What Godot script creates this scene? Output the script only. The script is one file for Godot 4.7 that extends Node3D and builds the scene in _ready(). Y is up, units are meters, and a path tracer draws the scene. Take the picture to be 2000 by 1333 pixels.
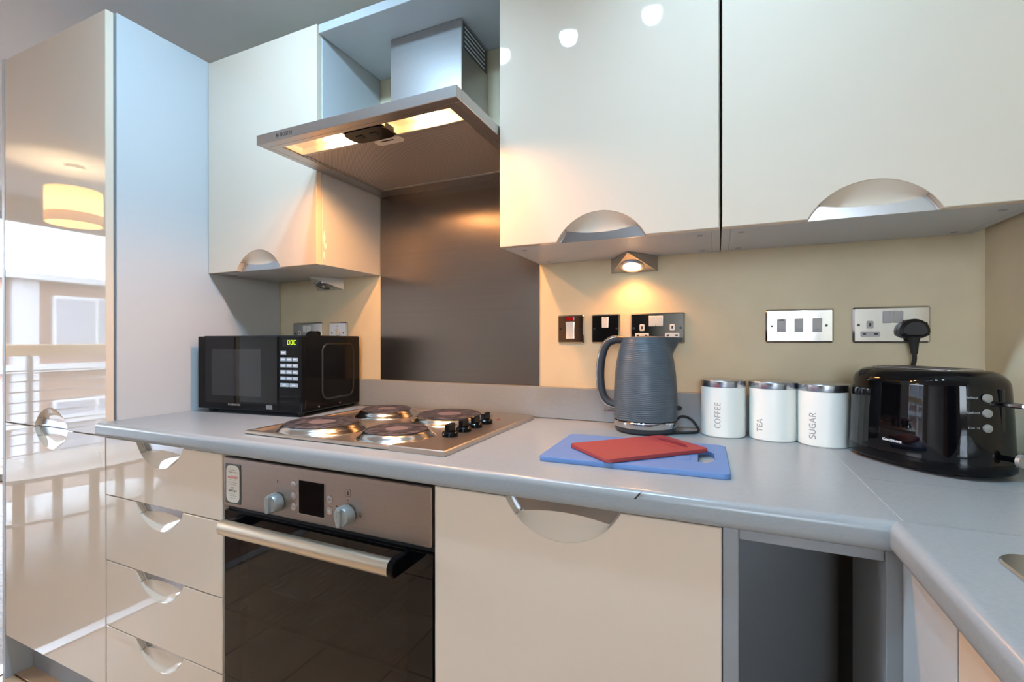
extends Node3D

# ---------- mesh building ----------
class MB:
	var v := PackedVector3Array()
	var n := PackedVector3Array()
	func tri(a, b, c, na, nb, nc):
		var g = (b - a).cross(c - a)
		if g.length_squared() < 1e-20:
			return
		if g.dot(na + nb + nc) > 0.0:
			v.append_array([a, c, b]); n.append_array([na, nc, nb])
		else:
			v.append_array([a, b, c]); n.append_array([na, nb, nc])
	func face(p, hint):
		var m = Vector3.ZERO
		for i in range(1, p.size() - 1):
			m += (p[i] - p[0]).cross(p[i + 1] - p[0])
		m = m.normalized()
		if m.dot(hint) < 0.0:
			m = -m
		for i in range(1, p.size() - 1):
			tri(p[0], p[i], p[i + 1], m, m, m)
	func box(lo, hi, b = 0.0):
		var c = (lo + hi) * 0.5
		var h = (hi - lo) * 0.5
		b = min(b, min(h.x, min(h.y, h.z)) * 0.9)
		var pt = func(s, keep):
			var q = Vector3.ZERO
			for k in 3:
				q[k] = c[k] + s[k] * (h[k] if k == keep else h[k] - b)
			return q
		for a in 3:
			var e = (a + 1) % 3
			var f = (a + 2) % 3
			for s in [-1.0, 1.0]:
				var p = []
				for q in [[-1.0, -1.0], [1.0, -1.0], [1.0, 1.0], [-1.0, 1.0]]:
					var sg = Vector3.ZERO
					sg[a] = s; sg[e] = q[0]; sg[f] = q[1]
					p.append(pt.call(sg, a))
				var hn = Vector3.ZERO
				hn[a] = s
				face(p, hn)
			if b > 0.0:
				for s in [-1.0, 1.0]:
					for t in [-1.0, 1.0]:
						var p0 = Vector3.ZERO
						p0[a] = s; p0[e] = t; p0[f] = -1.0
						var p1 = p0
						p1[f] = 1.0
						var hn = Vector3.ZERO
						hn[a] = s; hn[e] = t
						face([pt.call(p0, a), pt.call(p1, a), pt.call(p1, e), pt.call(p0, e)], hn)
		if b > 0.0:
			for i in 8:
				var sg = Vector3(1.0 if i & 1 else -1.0, 1.0 if i & 2 else -1.0, 1.0 if i & 4 else -1.0)
				face([pt.call(sg, 0), pt.call(sg, 1), pt.call(sg, 2)], sg)
		return self
	# polygon pushed along uz from t0 to t1; the t1 end may be bevelled
	func prism(poly, o, ux, uy, uz, t0, t1, bevel = 0.0, crease = 30.0):
		var p = []
		for q in poly:
			p.append(q)
		var area = 0.0
		for i in p.size():
			area += p[i].cross(p[(i + 1) % p.size()])
		if area < 0.0:
			p.reverse()
		var k = p.size()
		var en = []
		for i in k:
			var d = (p[(i + 1) % k] - p[i]).normalized()
			en.append(Vector2(d.y, -d.x))
		var ins = []
		for i in k:
			var a = en[(i + k - 1) % k]
			var b2 = en[i]
			var m = (a + b2)
			var l = max(0.3, m.length_squared() * 0.5)
			ins.append(p[i] - m * (bevel / l))
		var to3 = func(q, t): return o + ux * q.x + uy * q.y + uz * t
		var n3 = func(q): return (ux * q.x + uy * q.y).normalized()
		var cz = cos(deg_to_rad(crease))
		var dirn = 1.0 if t1 > t0 else -1.0
		var tb = t1 - bevel * dirn
		for i in k:
			var j = (i + 1) % k
			var na = en[i]
			var nb = en[i]
			if en[i].dot(en[(i + k - 1) % k]) > cz:
				na = (en[i] + en[(i + k - 1) % k]).normalized()
			if en[i].dot(en[j]) > cz:
				nb = (en[i] + en[j]).normalized()
			var A = to3.call(p[i], t0)
			var B = to3.call(p[j], t0)
			var C = to3.call(p[j], tb)
			var D = to3.call(p[i], tb)
			var Na = n3.call(na)
			var Nb = n3.call(nb)
			tri(A, B, C, Na, Nb, Nb)
			tri(A, C, D, Na, Nb, Na)
			if bevel > 0.0:
				var E = to3.call(ins[j], t1)
				var F = to3.call(ins[i], t1)
				var zz = uz.normalized() * dirn
				var Ba = (Na + zz).normalized()
				var Bb = (Nb + zz).normalized()
				tri(D, C, E, Ba, Bb, Bb)
				tri(D, E, F, Ba, Bb, Ba)
		var top = ins if bevel > 0.0 else p
		var ids = Geometry2D.triangulate_polygon(PackedVector2Array(p))
		var up = uz.normalized() * dirn
		for i in range(0, ids.size(), 3):
			tri(to3.call(top[ids[i]], t1), to3.call(top[ids[i + 1]], t1), to3.call(top[ids[i + 2]], t1), up, up, up)
			tri(to3.call(p[ids[i]], t0), to3.call(p[ids[i + 1]], t0), to3.call(p[ids[i + 2]], t0), -up, -up, -up)
		return self
	# profile of (radius, height) running up the outside
	func lathe(prof, seg = 32, o = Vector3.ZERO, crease = 35.0):
		var k = prof.size() - 1
		var sn = []
		for i in k:
			var d = prof[i + 1] - prof[i]
			sn.append(Vector2(d.y, -d.x).normalized())
		var cz = cos(deg_to_rad(crease))
		for i in k:
			var na = sn[i]
			var nb = sn[i]
			if i > 0 and sn[i].dot(sn[i - 1]) > cz:
				na = (sn[i] + sn[i - 1]).normalized()
			if i < k - 1 and sn[i].dot(sn[i + 1]) > cz:
				nb = (sn[i] + sn[i + 1]).normalized()
			for s in seg:
				var t0 = TAU * s / seg
				var t1 = TAU * (s + 1) / seg
				var c0 = Vector3(cos(t0), 0, sin(t0))
				var c1 = Vector3(cos(t1), 0, sin(t1))
				var A = o + c0 * prof[i].x + Vector3.UP * prof[i].y
				var B = o + c1 * prof[i].x + Vector3.UP * prof[i].y
				var C = o + c1 * prof[i + 1].x + Vector3.UP * prof[i + 1].y
				var D = o + c0 * prof[i + 1].x + Vector3.UP * prof[i + 1].y
				var nA = c0 * na.x + Vector3.UP * na.y
				var nB = c1 * na.x + Vector3.UP * na.y
				var nC = c1 * nb.x + Vector3.UP * nb.y
				var nD = c0 * nb.x + Vector3.UP * nb.y
				tri(A, B, C, nA, nB, nC)
				tri(A, C, D, nA, nC, nD)
		return self
	func tube(path, r, seg = 10, squash = 1.0):
		var k = path.size()
		var rings = []
		var nrm = []
		var last = (path[1] - path[0]).normalized()
		var side = last.cross(Vector3.UP)
		if side.length() < 0.1:
			side = last.cross(Vector3.RIGHT)
		side = side.normalized()
		for i in k:
			var d = (path[min(i + 1, k - 1)] - path[max(i - 1, 0)]).normalized()
			side = (side - d * side.dot(d)).normalized()
			var up = side.cross(d).normalized()
			var rr = r[i] if r is Array else r
			var ring = []
			var rn = []
			for s in seg:
				var t = TAU * s / seg
				ring.append(path[i] + side * cos(t) * rr * squash + up * sin(t) * rr)
				rn.append((side * cos(t) / squash + up * sin(t)).normalized())
			rings.append(ring)
			nrm.append(rn)
		for i in k - 1:
			for s in seg:
				var q = (s + 1) % seg
				tri(rings[i][s], rings[i][q], rings[i + 1][q], nrm[i][s], nrm[i][q], nrm[i + 1][q])
				tri(rings[i][s], rings[i + 1][q], rings[i + 1][s], nrm[i][s], nrm[i + 1][q], nrm[i + 1][s])
		face(rings[0], path[0] - path[1])
		face(rings[k - 1], path[k - 1] - path[k - 2])
		return self
	# rows of closed rings, smooth; middle is any point inside
	func skin(rows, middle, closed = true):
		var a = rows.size()
		var b = rows[0].size()
		var nn = []
		for i in a:
			var r = []
			for j in b:
				var du = rows[min(i + 1, a - 1)][j] - rows[max(i - 1, 0)][j]
				var j0 = (j + b - 1) % b if closed else max(j - 1, 0)
				var j1 = (j + 1) % b if closed else min(j + 1, b - 1)
				var m = du.cross(rows[i][j1] - rows[i][j0]).normalized()
				if m.dot(rows[i][j] - middle) < 0.0:
					m = -m
				r.append(m)
			nn.append(r)
		for i in a - 1:
			for j in (b if closed else b - 1):
				var q = (j + 1) % b
				tri(rows[i][j], rows[i][q], rows[i + 1][q], nn[i][j], nn[i][q], nn[i + 1][q])
				tri(rows[i][j], rows[i + 1][q], rows[i + 1][j], nn[i][j], nn[i + 1][q], nn[i + 1][j])
		return self
	func mesh():
		var arr = []
		arr.resize(Mesh.ARRAY_MAX)
		arr[Mesh.ARRAY_VERTEX] = v
		arr[Mesh.ARRAY_NORMAL] = n
		var m := ArrayMesh.new()
		m.add_surface_from_arrays(Mesh.PRIMITIVE_TRIANGLES, arr)
		return m

func V(x, y, z): return Vector3(x, y, z)
func bx(lo, hi, b = 0.0): return MB.new().box(lo, hi, b).mesh()
func lathe(prof, seg = 32): return MB.new().lathe(prof, seg).mesh()
func tube(path, r, seg = 10, squash = 1.0): return MB.new().tube(path, r, seg, squash).mesh()
# a slab whose outline lies in x and y; its front is at z = 0 and it reaches back by depth
func slab(poly, depth, bevel = 0.0, crease = 30.0): return MB.new().prism(poly, Vector3.ZERO, Vector3.RIGHT, Vector3.UP, Vector3.BACK, -depth, 0.0, bevel, crease).mesh()
# a plate whose outline lies in x and z (second number is z), from height y0 to y1
func plate(poly, y0, y1, bevel = 0.0): return MB.new().prism(poly, Vector3.ZERO, Vector3.RIGHT, Vector3.BACK, Vector3.UP, y0, y1, bevel).mesh()
func rrect(w, h, r, c = Vector2.ZERO, seg = 5):
	var p = []
	for k in 4:
		var q = c + Vector2((w / 2 - r) * (1 if k in [0, 3] else -1), (h / 2 - r) * (1 if k < 2 else -1))
		for i in seg + 1:
			var t = PI / 2 * (k + float(i) / seg)
			p.append(q + Vector2(cos(t), sin(t)) * r)
	return p
func disc(r, seg = 24, c = Vector2.ZERO):
	var p = []
	for i in seg:
		p.append(c + Vector2(cos(TAU * i / seg), sin(TAU * i / seg)) * r)
	return p
func curve(pts, steps = 6):
	var out = []
	for i in pts.size() - 1:
		for s in steps:
			out.append(pts[i].cubic_interpolate(pts[i + 1], pts[max(i - 1, 0)], pts[min(i + 2, pts.size() - 1)], float(s) / steps))
	out.append(pts[pts.size() - 1])
	return out

# ---------- things and parts ----------
var used := {}
func numbered(called):
	used[called] = used.get(called, -1) + 1
	return called if used[called] == 0 else "%s_%03d" % [called, used[called]]
func thing(called, label, category, at = Vector3.ZERO, turn = 0.0, group = ""):
	var o := Node3D.new()
	o.name = numbered(called)
	add_child(o)
	o.position = at
	o.rotation.y = turn
	return tag(o, label, category, group)
func tag(o, label, category, group = ""):
	o.set_meta("label", label)
	o.set_meta("category", category)
	if group:
		o.set_meta("group", group)
	return o
func part(parent, called, mesh, m, at = Vector3.ZERO, rot = Vector3.ZERO, label = ""):
	var o := MeshInstance3D.new()
	o.name = called
	o.mesh = mesh
	o.material_override = m
	o.position = at
	o.rotation = rot
	parent.add_child(o, true)
	if label:
		o.set_meta("label", label)
	return o
func struct(called, mesh, m, at = Vector3.ZERO):
	var o = part(self, called, mesh, m, at)
	o.set_meta("kind", "structure")
	return o
func lettering(parent, called, words, size, m, at, rot = Vector3.ZERO, depth = 0.0006, serif = false):
	var f := SystemFont.new()
	f.font_names = PackedStringArray(["Droid Serif" if serif else "Droid Sans"])
	var t := TextMesh.new()
	t.text = words
	t.font = f
	t.font_size = 48
	t.pixel_size = size / 35.0
	t.depth = depth
	t.curve_step = 2.0
	return part(parent, called, t, m, at, rot)

# ---------- materials ----------
func mat(r, g, b, rough = 0.5, metal = 0.0, spec = 0.5):
	var m := StandardMaterial3D.new()
	m.albedo_color = Color(r / 255.0, g / 255.0, b / 255.0)
	m.roughness = rough
	m.metallic = metal
	m.metallic_specular = spec
	return m
func glow(r, g, b, energy):
	var m = mat(r, g, b, 0.4)
	m.emission_enabled = true
	m.emission = Color(r / 255.0, g / 255.0, b / 255.0)
	m.emission_energy_multiplier = energy
	return m
func noise_tex(freq, lo, hi, kind = FastNoiseLite.TYPE_SIMPLEX_SMOOTH, size = 512, s = 1, octaves = 4):
	var nz := FastNoiseLite.new()
	nz.noise_type = kind
	nz.frequency = freq
	nz.seed = s
	nz.fractal_octaves = octaves
	var im := nz.get_seamless_image(size, size)
	im.convert(Image.FORMAT_RGB8)
	var out := Image.create(size, size, false, Image.FORMAT_RGB8)
	for y in size:
		for x in size:
			var t = im.get_pixel(x, y).r
			out.set_pixel(x, y, lo.lerp(hi, t))
	return ImageTexture.create_from_image(out)
# fine straight scratches along x, as left by brushing metal
func brushed_tex(lo, hi, size = 256, s = 3):
	var rng := RandomNumberGenerator.new()
	rng.seed = s
	var out := Image.create(size, size, false, Image.FORMAT_RGB8)
	for y in size:
		var base = rng.randf()
		var cur = base
		for x in size:
			if rng.randf() < 0.03:
				cur = clamp(base + rng.randf_range(-0.3, 0.3), 0, 1)
			out.set_pixel(x, y, lo.lerp(hi, cur))
	return ImageTexture.create_from_image(out)
func tri_map(m, scale, world = true):
	m.uv1_triplanar = true
	m.uv1_world_triplanar = world
	m.uv1_scale = scale if scale is Vector3 else Vector3.ONE * scale
	return m
func grey(x): return Color(x, x, x)

var M := {}
func make_materials():
	var fine = brushed_tex(grey(0.965), grey(1.0))
	var cloud = noise_tex(0.012, grey(0.92), grey(1.0), FastNoiseLite.TYPE_SIMPLEX_SMOOTH, 256, 5)
	var speck = noise_tex(0.35, grey(0.95), grey(1.0), FastNoiseLite.TYPE_VALUE, 256, 9, 2)
	var bumps = noise_tex(0.05, grey(0.3), grey(0.7), FastNoiseLite.TYPE_SIMPLEX_SMOOTH, 256, 21, 3)
	M.cream = mat(217, 201, 182, 0.025, 0.0, 0.52)
	M.carcass = mat(188, 191, 193, 0.42)
	M.plinth = mat(150, 152, 156, 0.4)
	M.mid_grey = mat(142, 146, 149, 0.45)
	M.paint = mat(230, 214, 180, 0.6)
	M.paint.albedo_texture = cloud
	tri_map(M.paint, 0.9)
	M.paint.heightmap_enabled = true
	M.paint.heightmap_texture = bumps
	M.paint.heightmap_scale = 0.05
	M.paint_white = mat(226, 226, 224, 0.8)
	M.ceiling = mat(222, 222, 222, 0.85)
	M.worktop = mat(154, 158, 160, 0.26)
	M.worktop.albedo_texture = speck
	tri_map(M.worktop, V(3.0, 9.0, 9.0))
	M.steel = mat(190, 187, 185, 0.36, 1.0)
	M.steel.albedo_texture = fine
	tri_map(M.steel, V(1.2, 6.0, 6.0))
	M.steel_oven = mat(168, 158, 152, 0.36, 1.0)
	M.steel_oven.albedo_texture = fine
	tri_map(M.steel_oven, V(1.2, 6.0, 6.0))
	M.steel_hob = mat(206, 196, 184, 0.33, 1.0)
	M.steel_hob.albedo_texture = fine
	tri_map(M.steel_hob, V(1.2, 6.0, 6.0))
	M.splash = mat(142, 130, 121, 0.27, 1.0)
	M.splash.anisotropy_enabled = true
	M.splash.anisotropy = 0.8
	M.splash.albedo_texture = fine
	tri_map(M.splash, V(1.0, 5.0, 5.0))
	M.chrome = mat(206, 206, 206, 0.09, 1.0)
	M.ring = mat(214, 210, 204, 0.16, 1.0)
	M.satin = mat(196, 200, 206, 0.24, 1.0)
	M.knob_silver = mat(156, 157, 154, 0.32, 0.4)
	M.black = mat(10, 10, 12, 0.14, 0.0, 0.3)
	M.black_gloss = mat(8, 8, 10, 0.04, 0.0, 0.42)
	M.display = mat(6, 6, 7, 0.1, 0.0, 0.22)
	M.black_matt = mat(22, 22, 23, 0.5)
	M.black_rubber = mat(20, 20, 21, 0.65)
	M.oven_pane = mat(16, 13, 12, 0.04, 0.0, 0.42)
	M.oven_pane.transparency = BaseMaterial3D.TRANSPARENCY_ALPHA
	M.oven_pane.albedo_color.a = 0.72
	M.enamel = mat(70, 66, 64, 0.5)
	M.rack = mat(180, 176, 170, 0.25, 1.0)
	M.glass = mat(255, 255, 255, 0.0)
	M.glass.transparency = BaseMaterial3D.TRANSPARENCY_ALPHA
	M.glass.albedo_color.a = 0.04
	M.white_plastic = mat(232, 230, 224, 0.3)
	M.grey_plastic = mat(176, 172, 172, 0.35)
	M.red_neon = mat(150, 20, 24, 0.2)
	M.canister = mat(236, 236, 228, 0.28)
	M.print_grey = mat(150, 152, 152, 0.5)
	M.print_dark = mat(48, 44, 44, 0.5)
	M.print_white = mat(225, 225, 225, 0.5)
	M.kettle = mat(78, 88, 96, 0.36)
	M.screw = mat(70, 70, 72, 0.3, 0.8)
	M.tray = mat(236, 226, 206, 0.3, 0.5)
	M.kettle_dark = mat(52, 56, 62, 0.45)
	M.plate_iron = mat(112, 98, 100, 0.55, 0.3)
	M.plate_centre = mat(122, 102, 98, 0.58, 0.3)
	M.plate_iron.albedo_texture = noise_tex(0.02, grey(0.15), grey(1.15), FastNoiseLite.TYPE_SIMPLEX_SMOOTH, 256, 33, 5)
	tri_map(M.plate_iron, 7.0)
	M.board_blue = mat(88, 122, 174, 0.5)
	M.board_blue.heightmap_enabled = true
	M.board_blue.heightmap_texture = speck
	M.board_blue.heightmap_scale = 0.02
	tri_map(M.board_blue, 9.0)
	M.board_red = mat(146, 50, 54, 0.55)
	M.board_red.albedo_texture = speck
	M.board_red.heightmap_enabled = true
	M.board_red.heightmap_texture = speck
	M.board_red.heightmap_scale = 0.03
	tri_map(M.board_red, 9.0)
	var dots := Image.create(16, 16, false, Image.FORMAT_RGB8)
	dots.fill(grey(1.0))
	for y in 16:
		for x in 16:
			var p = Vector2(x - 3.5, y - 3.5)
			var q = Vector2(x - 11.5, y - 11.5)
			if min(p.length(), q.length()) < 2.8:
				dots.set_pixel(x, y, grey(0.35))
	M.filter = mat(186, 176, 166, 0.42, 0.5)
	M.filter.albedo_texture = ImageTexture.create_from_image(dots)
	tri_map(M.filter, 190.0)
	M.tile = mat(224, 190, 156, 0.3)
	M.tile.albedo_texture = cloud
	tri_map(M.tile, 1.7)
	M.grout = mat(66, 56, 48, 0.9)
	M.wood = mat(186, 132, 92, 0.42)
	M.wood.albedo_texture = brushed_tex(grey(0.7), grey(1.0), 256, 12)
	tri_map(M.wood, V(6.0, 6.0, 0.8))
	M.wood.uv1_scale = V(5.0, 5.0, 0.7)
	M.door_wood = mat(164, 108, 66, 0.35)
	M.pine = mat(206, 168, 124, 0.4)
	M.brick = mat(150, 116, 102, 0.9)
	M.render = mat(196, 196, 200, 0.85)
	M.far_frame = mat(214, 214, 218, 0.6)
	M.far_glass = mat(150, 156, 168, 0.1)
	M.lamp_cream = mat(246, 238, 218, 0.8)
	M.lamp_cream.backlight_enabled = true
	M.lamp_cream.backlight = Color(0.9, 0.8, 0.6)
	M.lamp_band = mat(206, 172, 130, 0.8)
	M.lamp_band.backlight_enabled = true
	M.lamp_band.backlight = Color(0.5, 0.4, 0.3)

const CEIL := 2.34
const WT := 0.91        # worktop height
const WALL := -0.58     # face of the back wall
const UP_FRONT := -0.292
const UP_LOW := 1.3716
const UP_HIGH := 2.09
const COOL := Color(0.70, 0.87, 1.0)
const WARM := Color(1.0, 0.68, 0.39)

const SPOT_ENERGY := [0.54, 0.56, 0.64, 1.05]
const SPOT_AIM := [Vector3(-0.5, 1.5, -0.3), Vector3(-0.35, 1.2, -0.3), Vector3(0.45, 0.9, 0.1), Vector3(1.9, 1.6, -0.1)]

func lamp(l, called, at, colour, energy, size):
	l.name = called
	l.light_color = colour
	l.light_energy = energy
	l.light_size = size
	l.shadow_enabled = true
	add_child(l)
	l.position = at
	return l

func _ready():
	var cam := Camera3D.new()
	cam.name = "camera"
	cam.position = V(1.0942, 1.1401, 0.749)
	cam.rotation = V(-0.0004, 0.4155, -0.0008)
	cam.fov = 72.34
	cam.near = 0.02
	cam.far = 200.0
	add_child(cam)
	cam.current = true
	var env := Environment.new()
	env.background_mode = Environment.BG_SKY
	var sky_mat := ProceduralSkyMaterial.new()
	sky_mat.sky_top_color = Color(0.84, 0.92, 1.0)
	sky_mat.sky_horizon_color = Color(0.92, 0.96, 1.0)
	sky_mat.ground_bottom_color = Color(0.5, 0.5, 0.5)
	sky_mat.ground_horizon_color = Color(0.7, 0.7, 0.7)
	sky_mat.sky_energy_multiplier = 3.0
	sky_mat.ground_energy_multiplier = 1.2
	var sky := Sky.new()
	sky.sky_material = sky_mat
	env.sky = sky
	env.tonemap_mode = Environment.TONE_MAPPER_LINEAR
	env.tonemap_exposure = 1.4
	env.sdfgi_enabled = true
	env.ssao_enabled = true
	env.ssil_enabled = true
	var we := WorldEnvironment.new()
	we.name = "environment"
	we.environment = env
	add_child(we)
	make_materials()
	build_room()
	build_outside()
	build_units()
	build_hood()
	build_oven()
	build_worktop()
	build_hob()
	build_electrics()
	build_microwave()
	build_kettle()
	build_canisters()
	build_toaster()
	build_boards()
	build_lights()
	build_living()

func build_room():
	var fl = struct("floor", bx(V(-4.35, -0.12, -1.9), V(2.0, -0.008, 2.95)), M.grout)
	var tile_mesh = bx(V(0.0025, -0.008, 0.0025), V(0.2975, 0.0, 0.2975), 0.001)
	for i in 10:
		for j in 11:
			part(fl, "tile", tile_mesh, M.tile, V(-1.141 + 0.3 * i, 0, 0.275 + 0.3 * (j - 2)))
	var plank = bx(V(0.0, -0.008, 0.0), V(0.1485, 0.0, 1.198), 0.0008)
	var rng := RandomNumberGenerator.new()
	rng.seed = 4
	var woods = []
	for k in 4:
		var w = M.wood.duplicate()
		w.albedo_color = Color(0.73 - 0.04 * k, 0.52 - 0.025 * k, 0.36 - 0.015 * k)
		w.uv1_offset = V(0.37 * k, 0.1 * k, 0.53 * k)
		woods.append(w)
	for i in 20:
		for j in 4:
			part(fl, "plank", plank, woods[rng.randi() % 4], V(-1.21 - 0.15 * (i + 1), 0, -1.89 + 1.2 * j))
	var tr = struct("trim_1", bx(V(-1.21, -0.008, -0.6), V(-1.142, 0.004, 2.95), 0.002), M.satin)
	tr.set_meta("label", "metal threshold strip between tiles and wood floor")
	struct("ceiling", bx(V(-4.35, CEIL, -1.9), V(2.0, 2.5, 2.95)), M.ceiling)
	struct("wall_back", bx(V(-1.126, -0.1, -1.9), V(2.0, CEIL, WALL)), M.paint)
	struct("wall_right_corner", bx(V(1.62, 0, WALL), V(2.0, CEIL, -0.2)), M.paint)
	struct("wall_right", bx(V(1.897, 0, -0.2), V(2.0, CEIL, 2.95)), M.paint)
	struct("wall_front", MB.new().box(V(-4.35, 0, 2.85), V(0.95, CEIL, 2.95)).box(V(0.95, 0, 2.85), V(1.897, 0.95, 2.95)).box(V(0.95, 2.1, 2.85), V(1.897, CEIL, 2.95)).box(V(1.85, 0.95, 2.85), V(1.897, 2.1, 2.95)).mesh(), M.paint_white)
	var w3 = struct("window_3", bx(V(0.95, 0.95, 2.88), V(1.85, 1.0, 2.93), 0.004), M.far_frame)
	part(w3, "window_frame", bx(V(0.95, 2.05, 2.88), V(1.85, 2.1, 2.93), 0.004), M.far_frame)
	for x in [0.95, 1.80]:
		part(w3, "window_frame", bx(V(x, 1.0, 2.88), V(x + 0.05, 2.05, 2.93), 0.004), M.far_frame)
	part(w3, "pane", bx(V(1.0, 1.0, 2.902), V(1.8, 2.05, 2.906)), M.glass)
	struct("wall_living", bx(V(-4.35, 0, -1.9), V(-1.126, CEIL, -1.8)), M.paint_white)
	var wl = MB.new()
	wl.box(V(-4.35, 2.2, -1.8), V(-4.2, CEIL, 2.85))
	wl.box(V(-4.35, 0, 2.3), V(-4.2, 2.2, 2.85))
	wl.box(V(-4.35, 0, -0.75), V(-4.2, 2.2, 0.4))
	wl.box(V(-4.35, 0, -1.8), V(-4.2, 2.2, -1.4))
	struct("wall_left", wl.mesh(), M.paint_white)
	var k = 0
	for q in [[0.4, 2.3], [-1.4, -0.75]]:
		k += 1
		var w1 = struct("window_%d" % k, bx(V(-4.30, 0.0, q[0]), V(-4.24, 0.06, q[1]), 0.004), M.far_frame)
		part(w1, "window_frame", bx(V(-4.30, 2.14, q[0]), V(-4.24, 2.2, q[1]), 0.004), M.far_frame)
		for z in [q[0], q[1] - 0.06]:
			part(w1, "window_frame", bx(V(-4.30, 0.06, z), V(-4.24, 2.14, z + 0.06), 0.004), M.far_frame)
		part(w1, "pane", bx(V(-4.272, 0.06, q[0] + 0.06), V(-4.268, 2.14, q[1] - 0.06)), M.glass)
	var d1 = struct("door_1", bx(V(-0.95, 0.0, 2.80), V(-0.12, 2.02, 2.848), 0.003), M.door_wood)
	part(d1, "door_handle", tube([V(-0.2, 1.02, 2.80), V(-0.2, 1.02, 2.76), V(-0.31, 1.02, 2.76)], 0.009, 10), M.satin)
	for z in [0.12, 1.1]:
		part(d1, "door_panel", bx(V(-0.85, z, 2.795), V(-0.22, z + 0.8, 2.80), 0.002), M.door_wood)

func build_outside():
	var r = thing("balcony_railing", "pale wooden balcony handrail beyond the living room window", "railing", V(-4.95, 0, 0))
	part(r, "handrail", bx(V(-0.03, 0.997, -2.4), V(0.03, 1.112, 4.4), 0.01), M.pine)
	for i in 8:
		part(r, "post", bx(V(-0.02, -0.1, -2.38 + 0.96 * i), V(0.02, 0.997, -2.34 + 0.96 * i)), M.satin)
	for i in 9:
		part(r, "bar", bx(V(-0.006, 0.05 + 0.1 * i, -2.4), V(0.006, 0.062 + 0.1 * i, 4.4)), M.satin)
	tag(struct("balcony_floor", bx(V(-5.05, -0.2, -2.5), V(-4.35, -0.1, 4.5)), M.render), "grey balcony slab outside the living room window", "balcony")
	var b = thing("apartment_block", "white and brick apartment block across the street seen in door reflection", "building", V(-15, -9, 4))
	part(b, "wall", bx(V(-6, 0, -16), V(0, 11.7, 16)), M.brick)
	part(b, "roof", bx(V(-6.3, 11.7, -16.3), V(0.4, 11.85, 16.3)), M.render)
	for i in 5:
		part(b, "balcony_band", bx(V(0, 9.35 - 1.15 * i * 1.2, -16), V(0.25, 9.55 - 1.15 * i * 1.2, 16)), M.render)
	var wm = bx(V(0, 0, 0), V(0.12, 1.5, 1.9), 0.01)
	var pm = bx(V(0.1, 0.08, 0.08), V(0.14, 1.42, 0.9))
	for row in 3:
		for i in 11:
			var w = part(b, "window", wm, M.far_frame, V(0, 9.85 - 2.75 * row, -15.2 + 2.8 * i))
			part(w, "pane", pm, M.far_glass)
			part(w, "pane", pm, M.far_glass, V(0, 0, 0.92))
	for i in 12:
		part(b, "pilaster", bx(V(0, 0, -16 + 2.8 * i), V(0.2, 11.7, -15.5 + 2.8 * i)), M.render)
	struct("ground_street", bx(V(-60, -9.2, -40), V(-4.4, -9.0, 50)), mat(150, 150, 150, 0.9))

# ---------- kitchen units ----------
const HA := 0.101       # half width of a finger pull
const HH := 0.062       # its height
var recess_up
var recess_down
var pull_up
var pull_down
func arc_points(half, high, cx, steps = 20):
	var R = (half * half + high * high) / (2.0 * high)
	var a = asin(half / R)
	var p = []
	for i in steps + 1:
		var t = -a + 2.0 * a * i / steps
		p.append(Vector2(cx + R * sin(t), R * cos(t) - (R - high)))
	return p
func make_pulls():
	for up in [true, false]:
		var s = 1.0 if up else -1.0
		var o = arc_points(HA, HH, 0.0, 40)
		var q = []
		for p in o:
			if p.y < 0.026:
				q.append(Vector2(p.x * 0.975, p.y))
			else:
				var e = p.x / 0.079
				q.append(Vector2(p.x * 0.975, 0.026 - 0.008 * (1.0 - e * e)))
		var rows = []
		for k in 11:
			var t = k / 10.0
			var r = []
			for i in o.size():
				var w = o[i].lerp(q[i], t)
				r.append(V(w.x, w.y * s, -0.0005 - 0.0150 * sin(t * PI / 2)))
			rows.append(r)
		var m = MB.new()
		m.skin(rows, V(0, 0.04 * s, -0.5), false)
		var pl = []
		for w in q:
			pl.append(Vector2(w.x, w.y * s))
		var p = MB.new().prism(pl, V(0, 0, -0.0185), Vector3.RIGHT, Vector3.UP, Vector3.BACK, 0.0, 0.0035)
		if up:
			recess_up = m.mesh(); pull_up = p.mesh()
		else:
			recess_down = m.mesh(); pull_down = p.mesh()
# a door or drawer front: its lower left front corner is at "at"; notch is where the finger pull sits
func front(parent, called, at, w, h, notch, cx, m = null):
	var p = []
	if notch == "bottom":
		p = [Vector2(0, 0)] + arc_points(HA, HH, cx, 40) + [Vector2(w, 0), Vector2(w, h), Vector2(0, h)]
	elif notch == "top":
		var a = arc_points(HA, HH, cx, 40)
		a.reverse()
		p = [Vector2(0, 0), Vector2(w, 0), Vector2(w, h)]
		for q in a:
			p.append(Vector2(q.x, h - q.y))
		p.append(Vector2(0, h))
	else:
		p = [Vector2(0, 0), Vector2(w, 0), Vector2(w, h), Vector2(0, h)]
	var d = part(parent, called, slab(p, 0.019, 0.0012), m if m else M.cream, at)
	if notch == "bottom":
		part(d, "handle_recess", recess_up, M.cream, V(cx, 0, 0))
		part(d, "handle_plate", pull_up, M.satin, V(cx, 0, 0), Vector3.ZERO, "satin metal finger pull")
	elif notch == "top":
		part(d, "handle_recess", recess_down, M.cream, V(cx, h, 0))
		part(d, "handle_plate", pull_down, M.satin, V(cx, h, 0), Vector3.ZERO, "satin metal finger pull")
	return d

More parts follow.
